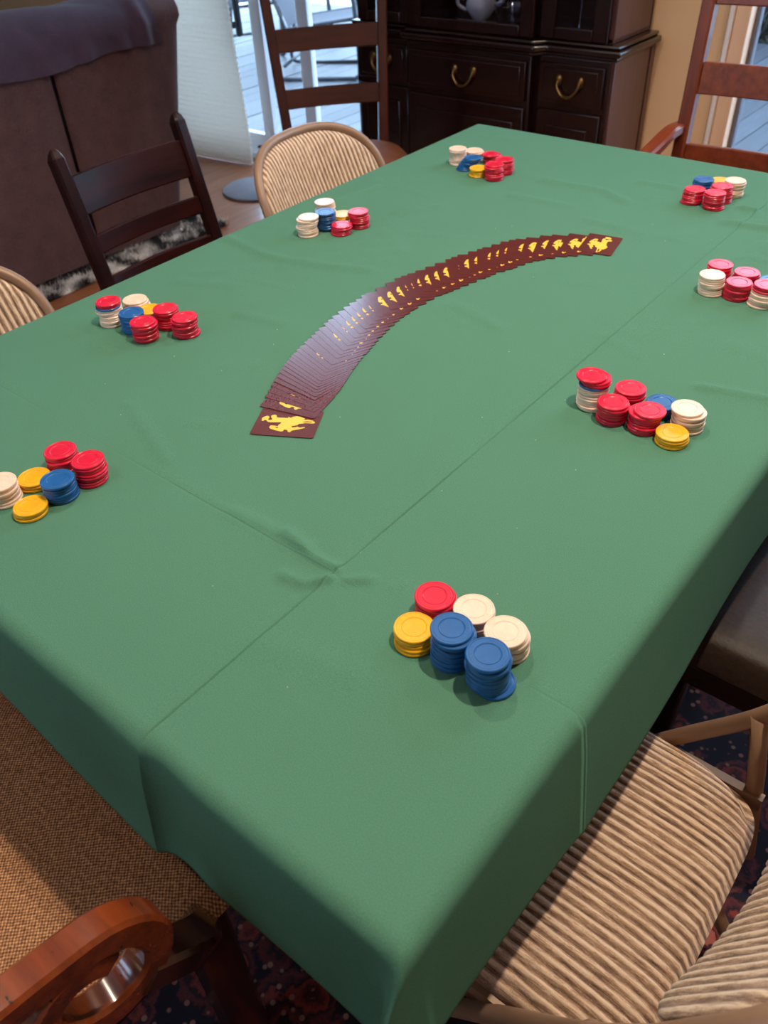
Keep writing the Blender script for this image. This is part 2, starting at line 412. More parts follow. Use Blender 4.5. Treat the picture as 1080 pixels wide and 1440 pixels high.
def patio_chair(name, loc, rz, label):
    r = empty(name, loc, rz, label, 'patio chair', 'patio chairs on the deck')
    for s in (-1, 1):
        y = .29*s
        MB().tube(catmull([(.30, y, .015), (.33, y, .08), (.31, y, .5), (.24, y, .63), (.05, y, .645), (-.2, y, .63), (-.36, y, .60)], 6), .016).build('arm_frame', 'patio_metal', r, True)
        MB().tube(catmull([(.30, y, .015), (.1, y, .012), (-.25, y, .012), (-.36, y, .06), (-.30, y, .34)], 6), .014).build('sled_base', 'patio_metal', r, True)
        MB().tube([(.30, y*.93, .40), (-.22, y*.93, .34), (-.46, y*.93, 1.0)], .013).build('side_rail', 'patio_metal', r, True)
    for q in ((.30, .39), (-.25, .1)): MB().tube([(q[0], -.29, q[1]), (q[0], .29, q[1])], .012).build('cross_bar', 'patio_metal', r, True)
    MB().grid(lambda u, v: (.3-.5*u, -.26+.52*v, .405-.06*u-.02*math.sin(math.pi*v)), 8, 6).grid(lambda u, v: (-.2-.25*u, -.26+.52*v, .345+.62*u), 6, 6).build('sling', 'patio_sling', r, True)
    return r
pc = patio_chair('patio_chair', (-3.62, 3.30, -.1), .5, 'dark metal patio chair on the deck, nearest the sliding door')
dup(pc, (-4.75, 3.45, -.1), -.5, 'dark metal patio chair on the deck, behind the nearer patio chair')
pt = empty('patio_table', (-5.3, 4.7, -.1), .3, 'dark low patio table on the deck beyond the patio chairs', 'patio table')
MB().box((0, 0, .44), (1.25, .8, .03)).build('tabletop', 'patio_metal', pt, bevel=.01)
for sx in (-1, 1):
    for sy in (-1, 1): MB().tube([(sx*.5, sy*.3, .43), (sx*.55, sy*.34, .0)], .02).build('leg', 'patio_metal', pt, True)

# ------------------------------------------------------------------ pleated shade in front of the sliding door
sh = empty('window_shade', (-2.6, 1.16, 0), 0, 'cream pleated cellular shade hanging before the sliding glass door', 'window shade')
NP = 82; zz = np.linspace(.02, 1.98, NP*2+1); vs = []; fs = []
for sgn in (1, -1):
    base = len(vs)
    for i, z in enumerate(zz):
        q = .0065 if i % 2 else .0035
        for u in np.linspace(0, 1, 9):
            bow = -.05*math.exp(-z/.22)*math.sin(math.pi*(.2+.8*u)) - .03*math.exp(-z/.10)
            xx = -.36+.72*u + (.004 if i % 2 else 0)*(1 if u > .5 else -1) + .055*math.exp(-z/.35)*u
            vs.append((xx, bow-sgn*q, z))
    for i in range(len(zz)-1):
        for j in range(8): fs.append(tuple(base+q for q in (i*9+j, i*9+j+1, (i+1)*9+j+1, (i+1)*9+j)))
n9 = len(zz)*9
for i in range(len(zz)-1):
    for j in (0, 8): fs.append((i*9+j, (i+1)*9+j, n9+(i+1)*9+j, n9+i*9+j))
mb = MB(); mb.add(vs, fs); mb.build('pleats', 'cell_shade', sh)
MB().box((0, 0, 2.01), (.76, .05, .05)).build('head_rail', 'vinyl_frame', sh, bevel=.004)
bp = [(-.36+.775*u, -.05*math.sin(math.pi*(.2+.8*u))*.93-.027, .014) for u in np.linspace(0, 1, 9)]
MB().sweep(bp, rect(.022, .012), (0, 1, 0)).build('bottom_rail', 'cell_shade', sh)

# ------------------------------------------------------------------ china hutch
HX0, HX1, HF, HBk = -1.235, -.075, .93, 1.235
hu = empty('china_hutch', ((HX0+HX1)/2, HF, 0), 0, 'dark mahogany breakfront china hutch with brass drawer pulls against far wall', 'china hutch')
def H(mb, name, mat='hutch_wood', parent=hu, bev=.004, sm=None):
    o = mb.build(name, mat, None, sm, bev)
    root = parent
    o.parent = root; mw = Vector(hu.location)
    if parent is hu: o.matrix_parent_inverse = Matrix.Translation(-mw)
    return o
XC0, XC1 = -.93, -.38      # projecting centre section
body = MB().span((HX0+.012, HF, .05), (HX1-.018, HBk, .725)).span((XC0, HF-.035, .05), (XC1, HF, .725)).span((HX0+.03, HF+.02, 0), (HX1-.04, HBk, .05))
H(body, 'lower_case')
H(MB().span((HX1-.018, HF+.001, .03), (HX1-.004, HBk-.04, .725)).span((HX1-.018, HBk-.035, .03), (HX1-.001, HBk, .725)), 'side_panel', 'hutch_wood_lit', bev=.002)
led = MB()
for z0, z1, e in ((.722, .738, .0), (.738, .758, .016), (.758, .772, .004)):
    pts = [(HX0-e, HBk), (HX0-e, HF-e), (XC0-.03-e, HF-e), (XC0-e, HF-.04-e), (XC1+e, HF-.04-e), (XC1+.03+e, HF-e), (HX1+e, HF-e), (HX1+e, HBk)]
    n = len(pts); led.add([(a, b, z0) for a, b in pts]+[(a, b, z1) for a, b in pts], [tuple(range(n))[::-1], tuple(range(n, 2*n))]+[(i, (i+1) % n, n+(i+1) % n, n+i) for i in range(n)])
H(led, 'ledge_moulding', bev=.006)
uf = HF+.02
upp = MB().span((HX0+.02, HBk-.02, .772), (HX1-.03, HBk, 1.95)).span((HX0+.02, uf, 1.9), (HX1-.03, HBk, 1.98)).span((HX0+.02, uf, .772), (HX1-.03, HBk-.02, .79)).span((HX0+.02, uf, .79), (HX0+.04, HBk-.02, 1.9))
H(upp, 'upper_case')
H(MB().span((HX1-.05, uf, .772), (HX1-.03, HBk, 1.98)), 'side_panel', 'hutch_wood_lit', bev=.003)
MBc = MB().span((HX0-.02, uf-.04, 1.98), (HX1+.01, HBk, 2.06)); H(MBc, 'cornice', bev=.012)
H(MB().span((HX0+.04, uf+.03, 1.2), (HX1-.05, HBk-.02, 1.212)), 'shelf', 'cabinet_glass', bev=0)
secs = ((HX0+.03, XC0-.005, 0.), (XC0+.005, XC1-.005, -.03), (XC1+.005, HX1-.045, 0.))
for a, b, dy in secs:
    f0 = uf+dy-.022; f1 = uf+dy; e = .055
    dr = MB().span((a, f0, .775), (a+e, f1, 1.9)).span((b-e, f0, .775), (b, f1, 1.9)).span((a+e, f0, .775), (b-e, f1, .812)).span((a+e, f0, 1.83), (b-e, f1, 1.9))
    do = H(dr, 'glass_door', bev=.004)
    g = MB().span((a+e-.004, f0+.009, .808), (b-e+.004, f0+.013, 1.834)).build('pane', 'cabinet_glass'); g.parent = do
for a, b, dy in ((HX0+.03, XC0-.02, 0.), (XC0+.015, XC1-.015, -.035), (XC1+.02, HX1-.035, 0.)):
    y = HF+dy; m = (a+b)/2
    dw = H(MB().span((a, y-.012, .575), (b, y+.002, .705)).span((a+.02, y-.016, .59), (b-.02, y-.01, .69)), 'drawer', bev=.003)
    cd = H(MB().span((a, y-.012, .07), (b, y+.002, .555)).span((a+.04, y-.018, .12), (b-.04, y-.01, .505)), 'cabinet_door', bev=.005)
    for s in (-1, 1):
        q = MB().lathe([(.001, 0), (.014, 0), (.016, .003), (.008, .008), (.001, .009)], seg=14)
        q.v = [(m+s*.042+p[0], y-.016-p[2], .655+p[1]*1.2) for p in q.v]
        o = q.build('rosette', 'brass', None, True); o.parent = dw
    o = MB().tube(catmull([(m-.042, y-.022, .655), (m-.04, y-.03, .635), (m-.02, y-.034, .612), (m, y-.035, .607), (m+.02, y-.034, .612), (m+.04, y-.03, .635), (m+.042, y-.022, .655)], 5), .0048, 8).build('bail_pull', 'brass', None, True); o.parent = dw
# china and glass inside the hutch
def vessel(name, prof, mat, loc, label, cat, grp):
    o = MB().lathe(prof, (0, 0, 0), 24).build(name, mat, None, 50, loc=loc); return tag(o, label, cat, grp)
vessel('goblet', [(.001, 0), (.034, 0), (.034, .003), (.008, .008), (.0045, .02), (.0045, .11), (.018, .125), (.034, .16), (.036, .21), (.034, .21), (.031, .16), (.001, .135)], 'stemware', (-.262, 1.00, .79), 'clear stemmed goblet behind the right glass door of the hutch', 'goblet', 'glassware in the hutch')
vessel('goblet', [(.001, 0), (.034, 0), (.034, .003), (.008, .008), (.0045, .02), (.0045, .11), (.018, .125), (.034, .16), (.036, .21), (.034, .21), (.031, .16), (.001, .135)], 'stemware', (-.20, 1.1, .79), 'second clear goblet set back beside the first behind right hutch door', 'goblet', 'glassware in the hutch')
tp = empty('teapot', (-.70, 1.05, .79), .5, 'white porcelain teapot behind the hutch centre glass door', 'teapot')
MB().lathe([(.001, 0), (.03, 0), (.034, .006), (.055, .035), (.056, .055), (.04, .085), (.026, .095), (.001, .098)], seg=24).build('body', 'porcelain', tp, True)
MB().lathe([(.027, .094), (.02, .106), (.006, .11), (.009, .12), (.001, .125)], seg=20).build('lid', 'porcelain', tp, True)
MB().tube(catmull([(.05, 0, .04), (.075, 0, .055), (.09, 0, .085)], 5), .009, 8).build('spout', 'porcelain', tp, True)
MB().tube(catmull([(-.045, 0, .075), (-.08, 0, .08), (-.085, 0, .05), (-.052, 0, .03)], 5), .006, 8).build('handle', 'porcelain', tp, True)
vessel('glass_bowl', [(.001, 0), (.03, 0), (.03, .005), (.05, .025), (.062, .06), (.058, .06), (.046, .028), (.001, .012)], 'stemware', (-.55, 1.02, .79), 'clear cut glass bowl right of the teapot in the hutch', 'bowl', 'glassware in the hutch')
vessel('sugar_bowl', [(.001, 0), (.022, 0), (.036, .02), (.034, .045), (.026, .055), (.012, .062), (.006, .072), (.001, .074)], 'porcelain', (-1.02, 1.05, .79), 'small pale lidded bowl behind the left glass door of hutch', 'bowl', None)

# ------------------------------------------------------------------ sofa, throw, shaggy rug, round mat
sx = -1.78
so = empty('sofa', (sx, -.6, 0), 0, 'brown upholstered sofa with its back turned to the table', 'sofa')
def sofa_back(y0, y1, flare):
    def fn(u, v):
        # loop round a rounded cross-section: front (facing table) -> top -> rear
        a = u
        if a < .55: x, z = 0.0, .03+(.80-.03)*a/.55
        elif a < .8:
            th = (a-.55)/.25*math.pi; x, z = -.11+.11*math.cos(th), .80+.09*math.sin(th)
        else: x, z = -.22, .80-(a-.8)/.2*.5
        y = y0+(y1-y0)*v
        ed = min(v, 1-v)*(y1-y0)
        rnd = .02*max(0, 1-ed/.025)**2
        x += -rnd if a < .55 else (rnd if a > .8 else 0)
        if flare and v > .5: y += (.24*z)*(v-.5)*2
        x += .012*math.sin(math.pi*v)*math.sin(math.pi*min(1, z/.8)) if a < .55 else 0
        return (x, y, z)
    return MB().grid(fn, 40, 26)
for n_, y0, y1, flr in (('back_panel', -.105, .31, True), ('back_panel', -1.25, -.12, False), ('back_panel', -2.4, -1.265, False)):
    m = sofa_back(y0+.0, y1, flr)
    o = m.build(n_, 'sofa_fabric', so, True)
so.location = (sx, -.6, 0)
for o in so.children: o.location = (0, .6-(.0), 0)
MB().span((-.88, -1.75, .06), (-.2, .93, .40)).build('base', 'sofa_fabric', so, bevel=.03)
MB().box((-.5, .95, .42), (.86, .12, .44)).build('armrest', 'sofa_fabric', so, bevel=.05, seg=4)
for k in range(3): MB().box((-.56, -1.3+.8*k+.08, .47), (.62, .78, .15)).build('seat_cushion', 'cushion_fabric', so, bevel=.04, seg=4)
th = empty('throw_blanket', (sx, -.2, .9), 0, 'dark plum throw blanket draped over the top of the sofa back', 'blanket')
def throw(u, v):
    y = -.95+1.33*v
    hemz = .735+.012*math.sin(9*y)+(.0 if y < .1 else .02*(y-.1))
    L = (.80-hemz); s = u*(L+.31+.12)
    wv = .010*math.sin(30*y+2*math.sin(7*y))+.006*math.sin(71*y)
    amp = .35+.65*max(0, min(1, (y+.1)/.4))
    if s < L: x, z = .016+wv*amp*(1-s/L*.7), hemz+s
    elif s < L+.30:
        a = (s-L)/.30*math.pi; x, z = -.11+(.126)*math.cos(a), .80+.106*math.sin(a)+.018*abs(math.sin(5*y+1.2+a))*math.sin(a)
    else: x, z = -.238, .80-(s-L-.30)
    fold = .022*math.exp(-((y-.31)/.03)**2)
    return (x+fold, y+.2+.012*math.sin(20*z), z-.9)
MB().grid(throw, 44, 110).build('cloth', 'throw_fabric', th, True)
sr = empty('shag_rug', (-1.74, -.1, 0), 0, 'shaggy black and white rug edge lying along the sofa base', 'rug')
MB().box((-.03, 0, .006), (.22, 1.15, .012)).build('backing', 'shag', sr, bevel=.004)
mb = MB(); rs = np.random.RandomState(2)
for i in range(2600):
    x = rs.uniform(-.12, .085); y = rs.uniform(-.58, .58)
    p = Vector((x, y, .008)); d = Vector((rs.normal()*.6, rs.normal()*.6, 1)).normalized()*rs.uniform(.018, .038); s = .004
    mb.add([p+Vector((s, 0, 0)), p+Vector((-s*.5, s*.9, 0)), p+Vector((-s*.5, -s*.9, 0)), p+d], [(0, 1, 3), (1, 2, 3), (2, 0, 3)])
tag(mb.build('pile', 'shag', sr), kind='stuff')
tag(MB().lathe([(.001, .0), (.17, .0), (.175, .004), (.175, .010), (.165, .016), (.001, .017)], seg=48).build('round_mat', 'mat_grey', None, 40, loc=(-1.885, .88, 0)), 'round grey mat lying flat on the wooden floor near the shade', 'mat')

# persian rug under the table
rg = empty('persian_rug', (1.22, -1.36, 0), 0, 'dark navy and red floral patterned rug under the dining table', 'rug')
MB().box((0, 0, .005), (1.8, 2.7, .010)).build('pile', 'persian_rug', rg, bevel=.003)

# ------------------------------------------------------------------ table and green cloth
TW, TN, RR = 1.074, -1.699, .018      # flat extents of the cloth top, edge rounding
tb = empty('dining_table', (TW/2, TN/2, 0), 0, 'wooden dining table hidden under the green cloth', 'table')
MB().box((0, 0, .735), (TW+.012, -TN+.012, .036)).build('tabletop', 'table_wood', tb, bevel=.012)
MB().box((0, 0, .675), (TW-.2, -TN-.2, .08)).build('apron', 'table_wood', tb, bevel=.003)
for a in (-1, 1):
    for b in (-1, 1): MB().bar((a*.40, b*.70, .70), (a*.40, b*.70, .01), .07, .07).build('leg', 'table_wood', tb, bevel=.006)

STACKS = [
 ('cluster nearest the camera', [('R', .9138, -1.4356, 7, 'red'), ('W', .9551, -1.4292, 8, 'left white'), ('Y', .9183, -1.4772, 5, 'yellow'), ('B', .9599, -1.4725, 12, 'left blue'), ('B', 1.0015, -1.4778, 12, 'right blue'), ('W', .9965, -1.4361, 9, 'right white')]),
 ('cluster right of the cards', [('WBR', .8588, -1.0102, 13, 'mixed'), ('R', .8992, -.9864, 8, 'rear red'), ('R', .8966, -1.0283, 8, 'left red'), ('R', .9379, -1.021, 8, 'middle red'), ('B', .9405, -.979, 5, 'blue'), ('W', .9814, -.9886, 8, 'white'), ('Y', .9786, -1.0308, 4, 'yellow')]),
 ('leftmost cluster', [('W', .3905, -1.599, 8, 'white'), ('Y', .3927, -1.557, 3, 'rear yellow'), ('R', .3912, -1.515, 7, 'left red'), ('R', .442, -1.5081, 8, 'right red'), ('B', .4402, -1.5507, 8, 'blue'), ('Y', .4375, -1.5925, 3, 'front yellow')]),
 ('cluster before the dark chair', [('WBR', .1138, -1.2372, 11, 'mixed'), ('W', .1156, -1.1865, 6, 'white'), ('Y', .1572, -1.1917, 5, 'yellow'), ('B', .1663, -1.2326, 9, 'blue'), ('R', .2012, -1.1908, 9, 'rear red'), ('R', .2076, -1.2403, 9, 'left red'), ('R', .2492, -1.1944, 9, 'right red')]),
 ('cluster before the striped chair', [('W', .0904, -.6915, 8, 'rear white'), ('W', .1318, -.7855, 10, 'front white'), ('B', .1415, -.7449, 10, 'blue'), ('Y', .1472, -.7035, 5, 'yellow'), ('R', .1833, -.7452, 5, 'front red'), ('R', .1891, -.7023, 9, 'right red')]),
 ('cluster before the hutch', [('W', .1344, -.2874, 10, 'left white'), ('W', .1573, -.2523, 7, 'right white'), ('B', .1877, -.3048, 8, 'leaning blue'), ('Y', .2195, -.3317, 5, 'yellow'), ('R', .1981, -.2427, 6, 'rear red'), ('R', .2605, -.2902, 9, 'right red'), ('R', .2615, -.3323, 9, 'front red')]),
 ('cluster before the armchair', [('B', .6628, -.1725, 7, 'blue'), ('Y', .6902, -.1411, 5, 'yellow'), ('W', .724, -.1657, 9, 'white'), ('R', .6737, -.2443, 8, 'left red'), ('R', .7155, -.2099, 9, 'right red'), ('R', .7183, -.2528, 9, 'front red')]),
 ('rightmost edge cluster', [('R', .8489, -.5566, 8, 'rear left red'), ('W', .8559, -.6082, 9, 'white'), ('R', .8931, -.5612, 8, 'rear middle red'), ('R', .8974, -.6029, 8, 'front red'), ('WR', .9394, -.6041, 10, 'red topped'), ('B', .935, -.5608, 7, 'blue')]),
]
CARDS = [(0.534, -1.33, 209.0), (0.497, -1.276, 194.0), (0.486, -1.256, 188.4), (0.4792, -1.2438, 184.9), (0.4716, -1.23, 181.0), (0.4655, -1.2189, 177.9), (0.4606, -1.2082, 175.0), (0.4558, -1.1975, 172.8), (0.4515, -1.1881, 170.8), (0.448, -1.1792, 169.0), (0.4451, -1.1718, 168.2), (0.4418, -1.163, 167.3), (0.4388, -1.1546, 166.4), (0.4364, -1.1476, 165.7), (0.4326, -1.1367, 164.6), (0.4296, -1.1267, 163.6), (0.4258, -1.1119, 162.1), (0.4234, -1.103, 161.2), (0.4201, -1.0911, 160.0), (0.4168, -1.0788, 159.4), (0.4135, -1.0661, 158.7), (0.4094, -1.0495, 157.9), (0.4067, -1.0376, 157.3), (0.4035, -1.0231, 156.5), (0.4007, -1.0062, 155.7), (0.3981, -0.9894, 154.8), (0.396, -0.973, 154.0), (0.396, -0.9558, 152.3), (0.394, -0.9395, 150.7), (0.3946, -0.9289, 149.7), (0.396, -0.9044, 147.3), (0.397, -0.8792, 144.9), (0.3989, -0.8557, 142.6), (0.4024, -0.842, 141.2), (0.4059, -0.8283, 139.8), (0.4099, -0.8108, 138.1), (0.4149, -0.7884, 135.9), (0.42, -0.7661, 133.6), (0.4256, -0.7416, 131.2), (0.4288, -0.7284, 129.9), (0.4323, -0.7136, 128.4), (0.4402, -0.691, 126.1), (0.4477, -0.6728, 124.2), (0.4515, -0.6611, 123.0), (0.4582, -0.6407, 120.9), (0.4649, -0.6203, 118.8), (0.4735, -0.6045, 117.0), (0.4808, -0.5937, 115.8), (0.4935, -0.5767, 113.7), (0.5106, -0.5544, 111.0), (0.5268, -0.5391, 108.8), (0.5506, -0.5172, 105.7), (0.582, -0.496, 102.0)]
CWd, CLn = .0625, .0860          # card width, length
WRINKLES = [([(0.011, -0.887), (0.119, -0.906), (0.202, -0.898), (0.34, -0.85)], .0022, .012), ([(0.085, -1.033), (0.161, -0.954)], .0012, .014), ([(0.275, -1.097), (0.348, -1.083)], .0010, .012), ([(0.368, -0.285), (0.496, -0.278), (0.556, -0.309)], .0024, .014), ([(0.552, -0.438), (0.655, -0.447)], .0016, .014), ([(0.773, -0.314), (0.842, -0.299)], .003, .012), ([(0.751, -0.219), (0.791, -0.23)], .003, .008), ([(0.054, -0.623), (0.075, -0.508)], .0025, .009), ([(0.198, -0.922), (0.243, -0.837), (0.326, -0.752)], .0012, .014), ([(0.211, -0.605), (0.261, -0.527)], .0015, .012), ([(0.545, -0.192), (0.627, -0.182)], .002, .012), ([(0.86, -0.504), (0.868, -0.373)], .002, .014), ([(0.959, -0.89), (1.042, -0.869)], .0022, .009), ([(0.35, -0.398), (0.479, -0.39)], .0014, .014), ([(0.712, -1.441), (0.761, -1.452), (0.791, -1.451)], .0026, .007), ([(0.755, -1.49), (0.782, -1.486), (0.796, -1.466)], .0024, .006), ([(0.815, -1.456), (0.831, -1.44)], .002, .006), ([(0.08, -1.072), (0.181, -1.029)], .0010, .014), ([(0.509, -0.869), (0.639, -0.899)], .0009, .014), ([(0.634, -1.45), (0.743, -1.444)], .0012, .012)]
ZC = .76
def cloth():
    DL, DR, DN, DF = .15, .185, .172, .13
    fine = np.array([-.0075, -.003, -.002, -.0012, -.0005, 0, .0005, .0012, .002, .003, .0075])
    us = np.unique(np.concatenate([np.arange(-DL, TW+DR+.0025, .005), .796+fine])); vv = np.unique(np.concatenate([np.arange(TN-DN, DF+.0025, .005), -1.458+fine]))
    U, V = np.meshgrid(us, vv)
    dx = np.where(U < 0, -U, np.where(U > TW, U-TW, 0.)); sxn = np.where(U < 0, -1., 1.)
    dy = np.where(V < TN, TN-V, np.where(V > 0, V, 0.)); syn = np.where(V < TN, -1., 1.)
    d = np.hypot(dx, dy)
    arc = RR*math.pi/2
    a = np.minimum(d, arc)/RR
    flare = .10+.03*np.sin(V*9+1)*(dx > 0)+.03*np.sin(U*11)*(dy > 0)
    rest = np.maximum(d-arc, 0)
    out = RR*np.sin(a)+rest*flare; down = RR*(1-np.cos(a))+rest*np.sqrt(1-flare**2)
    bx = np.clip(U, 0, TW); by = np.clip(V, TN, 0)
    nx = np.where(d > 0, dx/np.maximum(d, 1e-9), 0)*sxn; ny = np.where(d > 0, dy/np.maximum(d, 1e-9), 0)*syn
    X = bx+nx*out; Y = by+ny*out; Z = ZC-down
    # crease and folds on the near drop
    near = (dy > 0) & (V < TN)
    f = np.clip(dy/.06, 0, 1)
    t_ = U-.796
    rip = np.where(t_ < 0, np.exp(t_/.05), np.exp(-t_/.006))*.007
    rip += -.005*np.exp(-((U-.825)/.03)**2)
    Y = np.where(near & (U < TW), Y-rip*f, Y)
    t2 = V+1.458
    rip2 = np.where(t2 > 0, np.exp(-t2/.05), np.exp(t2/.012))*.0028
    X = np.where((dx > 0) & (U > TW) & (V > TN), X+rip2*np.clip(dx/.06, 0, 1), X)
    # corner ears: right panel runs on past the corner and folds back
    for cx, cy, sx_, sy_ in ((TW, TN, 1, -1), (0, TN, -1, -1), (0, 0, -1, 1), (TW, 0, 1, 1)):
        m = (dx > 0) & (dy > 0) & (sxn == sx_) & (syn == sy_)
        if not m.any(): continue
        th = np.arctan2(dy[m], dx[m]); dd = d[m]; o_ = out[m]
        ridge = 1.05
        ext = np.maximum(0, dd-.02)*.55
        rx = .008+o_*.55; ry = .008+o_*.5+ext
        q = np.clip(th/ridge, 0, 1); q2 = np.clip((th-ridge)/(math.pi/2-ridge), 0, 1)
        q = q*q*(3-2*q)*.4+q*.6
        px = np.where(th < ridge, o_*(1-q)+rx*q, rx*(1-q2)); py = np.where(th < ridge, ry*q, ry*(1-q2)+o_*q2)
        w = np.clip(dd/.03, 0, 1)
        X[m] = (cx+sx_*px)*w+X[m]*(1-w); Y[m] = (cy+sy_*py)*w+Y[m]*(1-w)
    # creases and wrinkles on the top
    H_ = np.zeros_like(U)
    def seg(p, q):
        ax, ay = p; bx_, by_ = q; L2 = (bx_-ax)**2+(by_-ay)**2
        k_ = np.clip(((U-ax)*(bx_-ax)+(V-ay)*(by_-ay))/L2, 0, 1)
        return np.hypot(U-ax-k_*(bx_-ax), V-ay-k_*(by_-ay)), k_
    for pts, h, w in WRINKLES:
        D = None
        for p, q in zip(pts[:-1], pts[1:]):
            e, k_ = seg(p, q); D = e if D is None else np.minimum(D, e)
        H_ += 2.5*h*np.exp(-(D/w)**2)
    rs = np.random.RandomState(5)
    for i in range(52):
        p = (rs.uniform(.02, 1.0), rs.uniform(-1.6 if i < 20 else -1.0, -.05)); an = rs.uniform(-.6, .9); L = rs.uniform(.05, .16)
        e, k_ = seg(p, (p[0]+L*math.cos(an), p[1]+L*math.sin(an)))
        H_ += rs.uniform(.0004, .0016)*np.exp(-(e/rs.uniform(.008, .02))**2)
    mask = np.ones_like(U)
    cen = [(s[1], s[2], .045) for c in STACKS for s in c[1]]
    for cx, cy, a_ in CARDS[::2]:
        ca, sa = math.cos(math.radians(a_)), math.sin(math.radians(a_))
        for f_ in (.15, .5, .85): cen.append((cx-ca*CLn*f_+sa*CWd*.5, cy-sa*CLn*f_-ca*CWd*.5, .055))
    for cx, cy, r_ in cen:
        q = np.clip((np.hypot(U-cx, V-cy)-r_*.75)/(r_*.5), 0, 1); mask = np.minimum(mask, q)
    H_ *= mask
    brk = .55+.45*np.sin(V*13+2*np.sin(V*5))
    cr = (.0014*np.exp(-np.abs(U-.789)/.007)-.0016*np.exp(-(np.abs(U-.796)/.0011)**2))*np.clip(mask+.2, 0, 1)*np.clip(.6+brk*.5, 0, 1)
    brk2 = np.clip(.3+.4*np.sin(U*11+1), .05, .7)
    cr += (.0012*np.exp(-np.abs(V+1.450)/.008)-.0011*np.exp(-(np.abs(V+1.458)/.0012)**2))*mask*brk2
    edge = np.clip(1-d/.03, 0, 1)
    Z += (H_+cr)*edge
    ny_, nx_ = U.shape
    co = np.stack([X, Y, Z], -1).reshape(-1, 3)
    idx = np.arange(nx_*ny_).reshape(ny_, nx_)
    q = np.stack([idx[:-1, :-1], idx[:-1, 1:], idx[1:, 1:], idx[1:, :-1]], -1).reshape(-1, 4)
    me = bpy.data.meshes.new('tablecloth'); me.from_pydata(co.tolist(), [], q.tolist()); me.update(); me.shade_smooth()
    me.materials.append(MATS['green_felt'])
    o = bpy.data.objects.new('tablecloth', me); C.objects.link(o)
    sd = o.modifiers.new('thickness', 'SOLIDIFY'); sd.thickness = .001; sd.offset = -1
    lb = MB(); rl = np.random.RandomState(21)
    for i in range(34):
        p = Vector((rl.uniform(.25, 1.03), rl.uniform(-1.64, -.3), ZC+.0006)); q_ = rl.uniform(.0004, .0009)
        lb.add([p+Vector((q_, 0, 0)), p+Vector((-q_, q_, 0)), p+Vector((-q_, -q_, 0)), p+Vector((0, 0, q_))], [(0, 1, 3), (1, 2, 3), (2, 0, 3)])
    tag(lb.build('lint', 'lint_white', o), kind='stuff')
    return tag(o, 'green felt tablecloth with fold creases draped over the dining table', 'tablecloth')
cloth()

# ------------------------------------------------------------------ poker chips
CR, CT = .0199, .0034
def chip_mesh(mat):
    h = CT
    prof = [(.0008, 0), (CR-.0007, 0), (CR, .0007), (CR, h-.0007), (CR-.0007, h), (CR-.0016, h), (CR-.0020, h-.0003), (.0172, h-.0003), (.0168, h-.0001), (.0125, h-.0001), (.0121, h-.0005), (.0117, h-.0001), (.0112, h-.0004), (.0008, h-.0004)]
    mb = MB(); mb.lathe(prof, seg=44)
    o = mb.build('chip_tmp', mat, None, 18); me = o.data; bpy.data.objects.remove(o); me.name = 'poker_chip'
    return me
CME = {k: chip_mesh(CHIP[k]) for k in 'RWBY'}
CN = {'R': 'red', 'W': 'white', 'B': 'blue', 'Y': 'yellow'}
ORD = 'topmost second third fourth fifth sixth seventh eighth ninth tenth eleventh twelfth thirteenth'.split()
rs = np.random.RandomState(11)
for cl, sts in STACKS:
    for comp, x, y, n, nm in sts:
        cols = {'WBR': ['W']*(n-4)+['B']+['R']*3, 'WR': ['W']*(n-3)+['R']*3}.get(comp, [comp]*n)
        if nm == 'mixed' and 'dark' in cl: cols = ['W']*(n-3)+['B']+['R']*2
        lean = rs.normal(size=2)*.00010
        if nm == 'leaning blue': lean = np.array((.0026, .0006))
        jx = rs.normal(size=(n, 2))*.0009
        if nm != 'leaning blue':
            k = rs.randint(0, max(1, n-2)); jx[:k] += rs.normal(size=2)*.0012          # the lower part slid a little
            if rs.rand() < .5: jx[-1] += rs.normal(size=2)*.0012
        if cl.startswith('cluster right') and nm == 'mixed': jx[-1] += (-.004, -.002); jx[-2] += (.001, .002)
        if cl.startswith('cluster right') and nm == 'middle red': jx[-1] += (.003, .002)
        if cl.startswith('cluster nearest') and nm == 'right blue': jx[0] += (.006, .004)
        jx = np.clip(jx, -.0075, .0075)
        for i, c in enumerate(cols):
            o = bpy.data.objects.new(CN[c]+'_poker_chip', CME[c]); C.objects.link(o)
            q = i-(n-1)
            o.location = (x+lean[0]*q+jx[i, 0], y+lean[1]*q+jx[i, 1], ZC+.0005+i*CT)
            o.rotation_euler = (0, 0, rs.uniform(0, 6.28))
            od = ORD[n-1-i]
            lab = (f'topmost {CN[c]} poker chip of the {nm} stack in the {cl}' if od == 'topmost' else f'{CN[c]} poker chip, {od} from top, {nm} stack, {cl}')
            tag(o, lab, 'poker chip', f'{CN[c]} poker chips on the table')

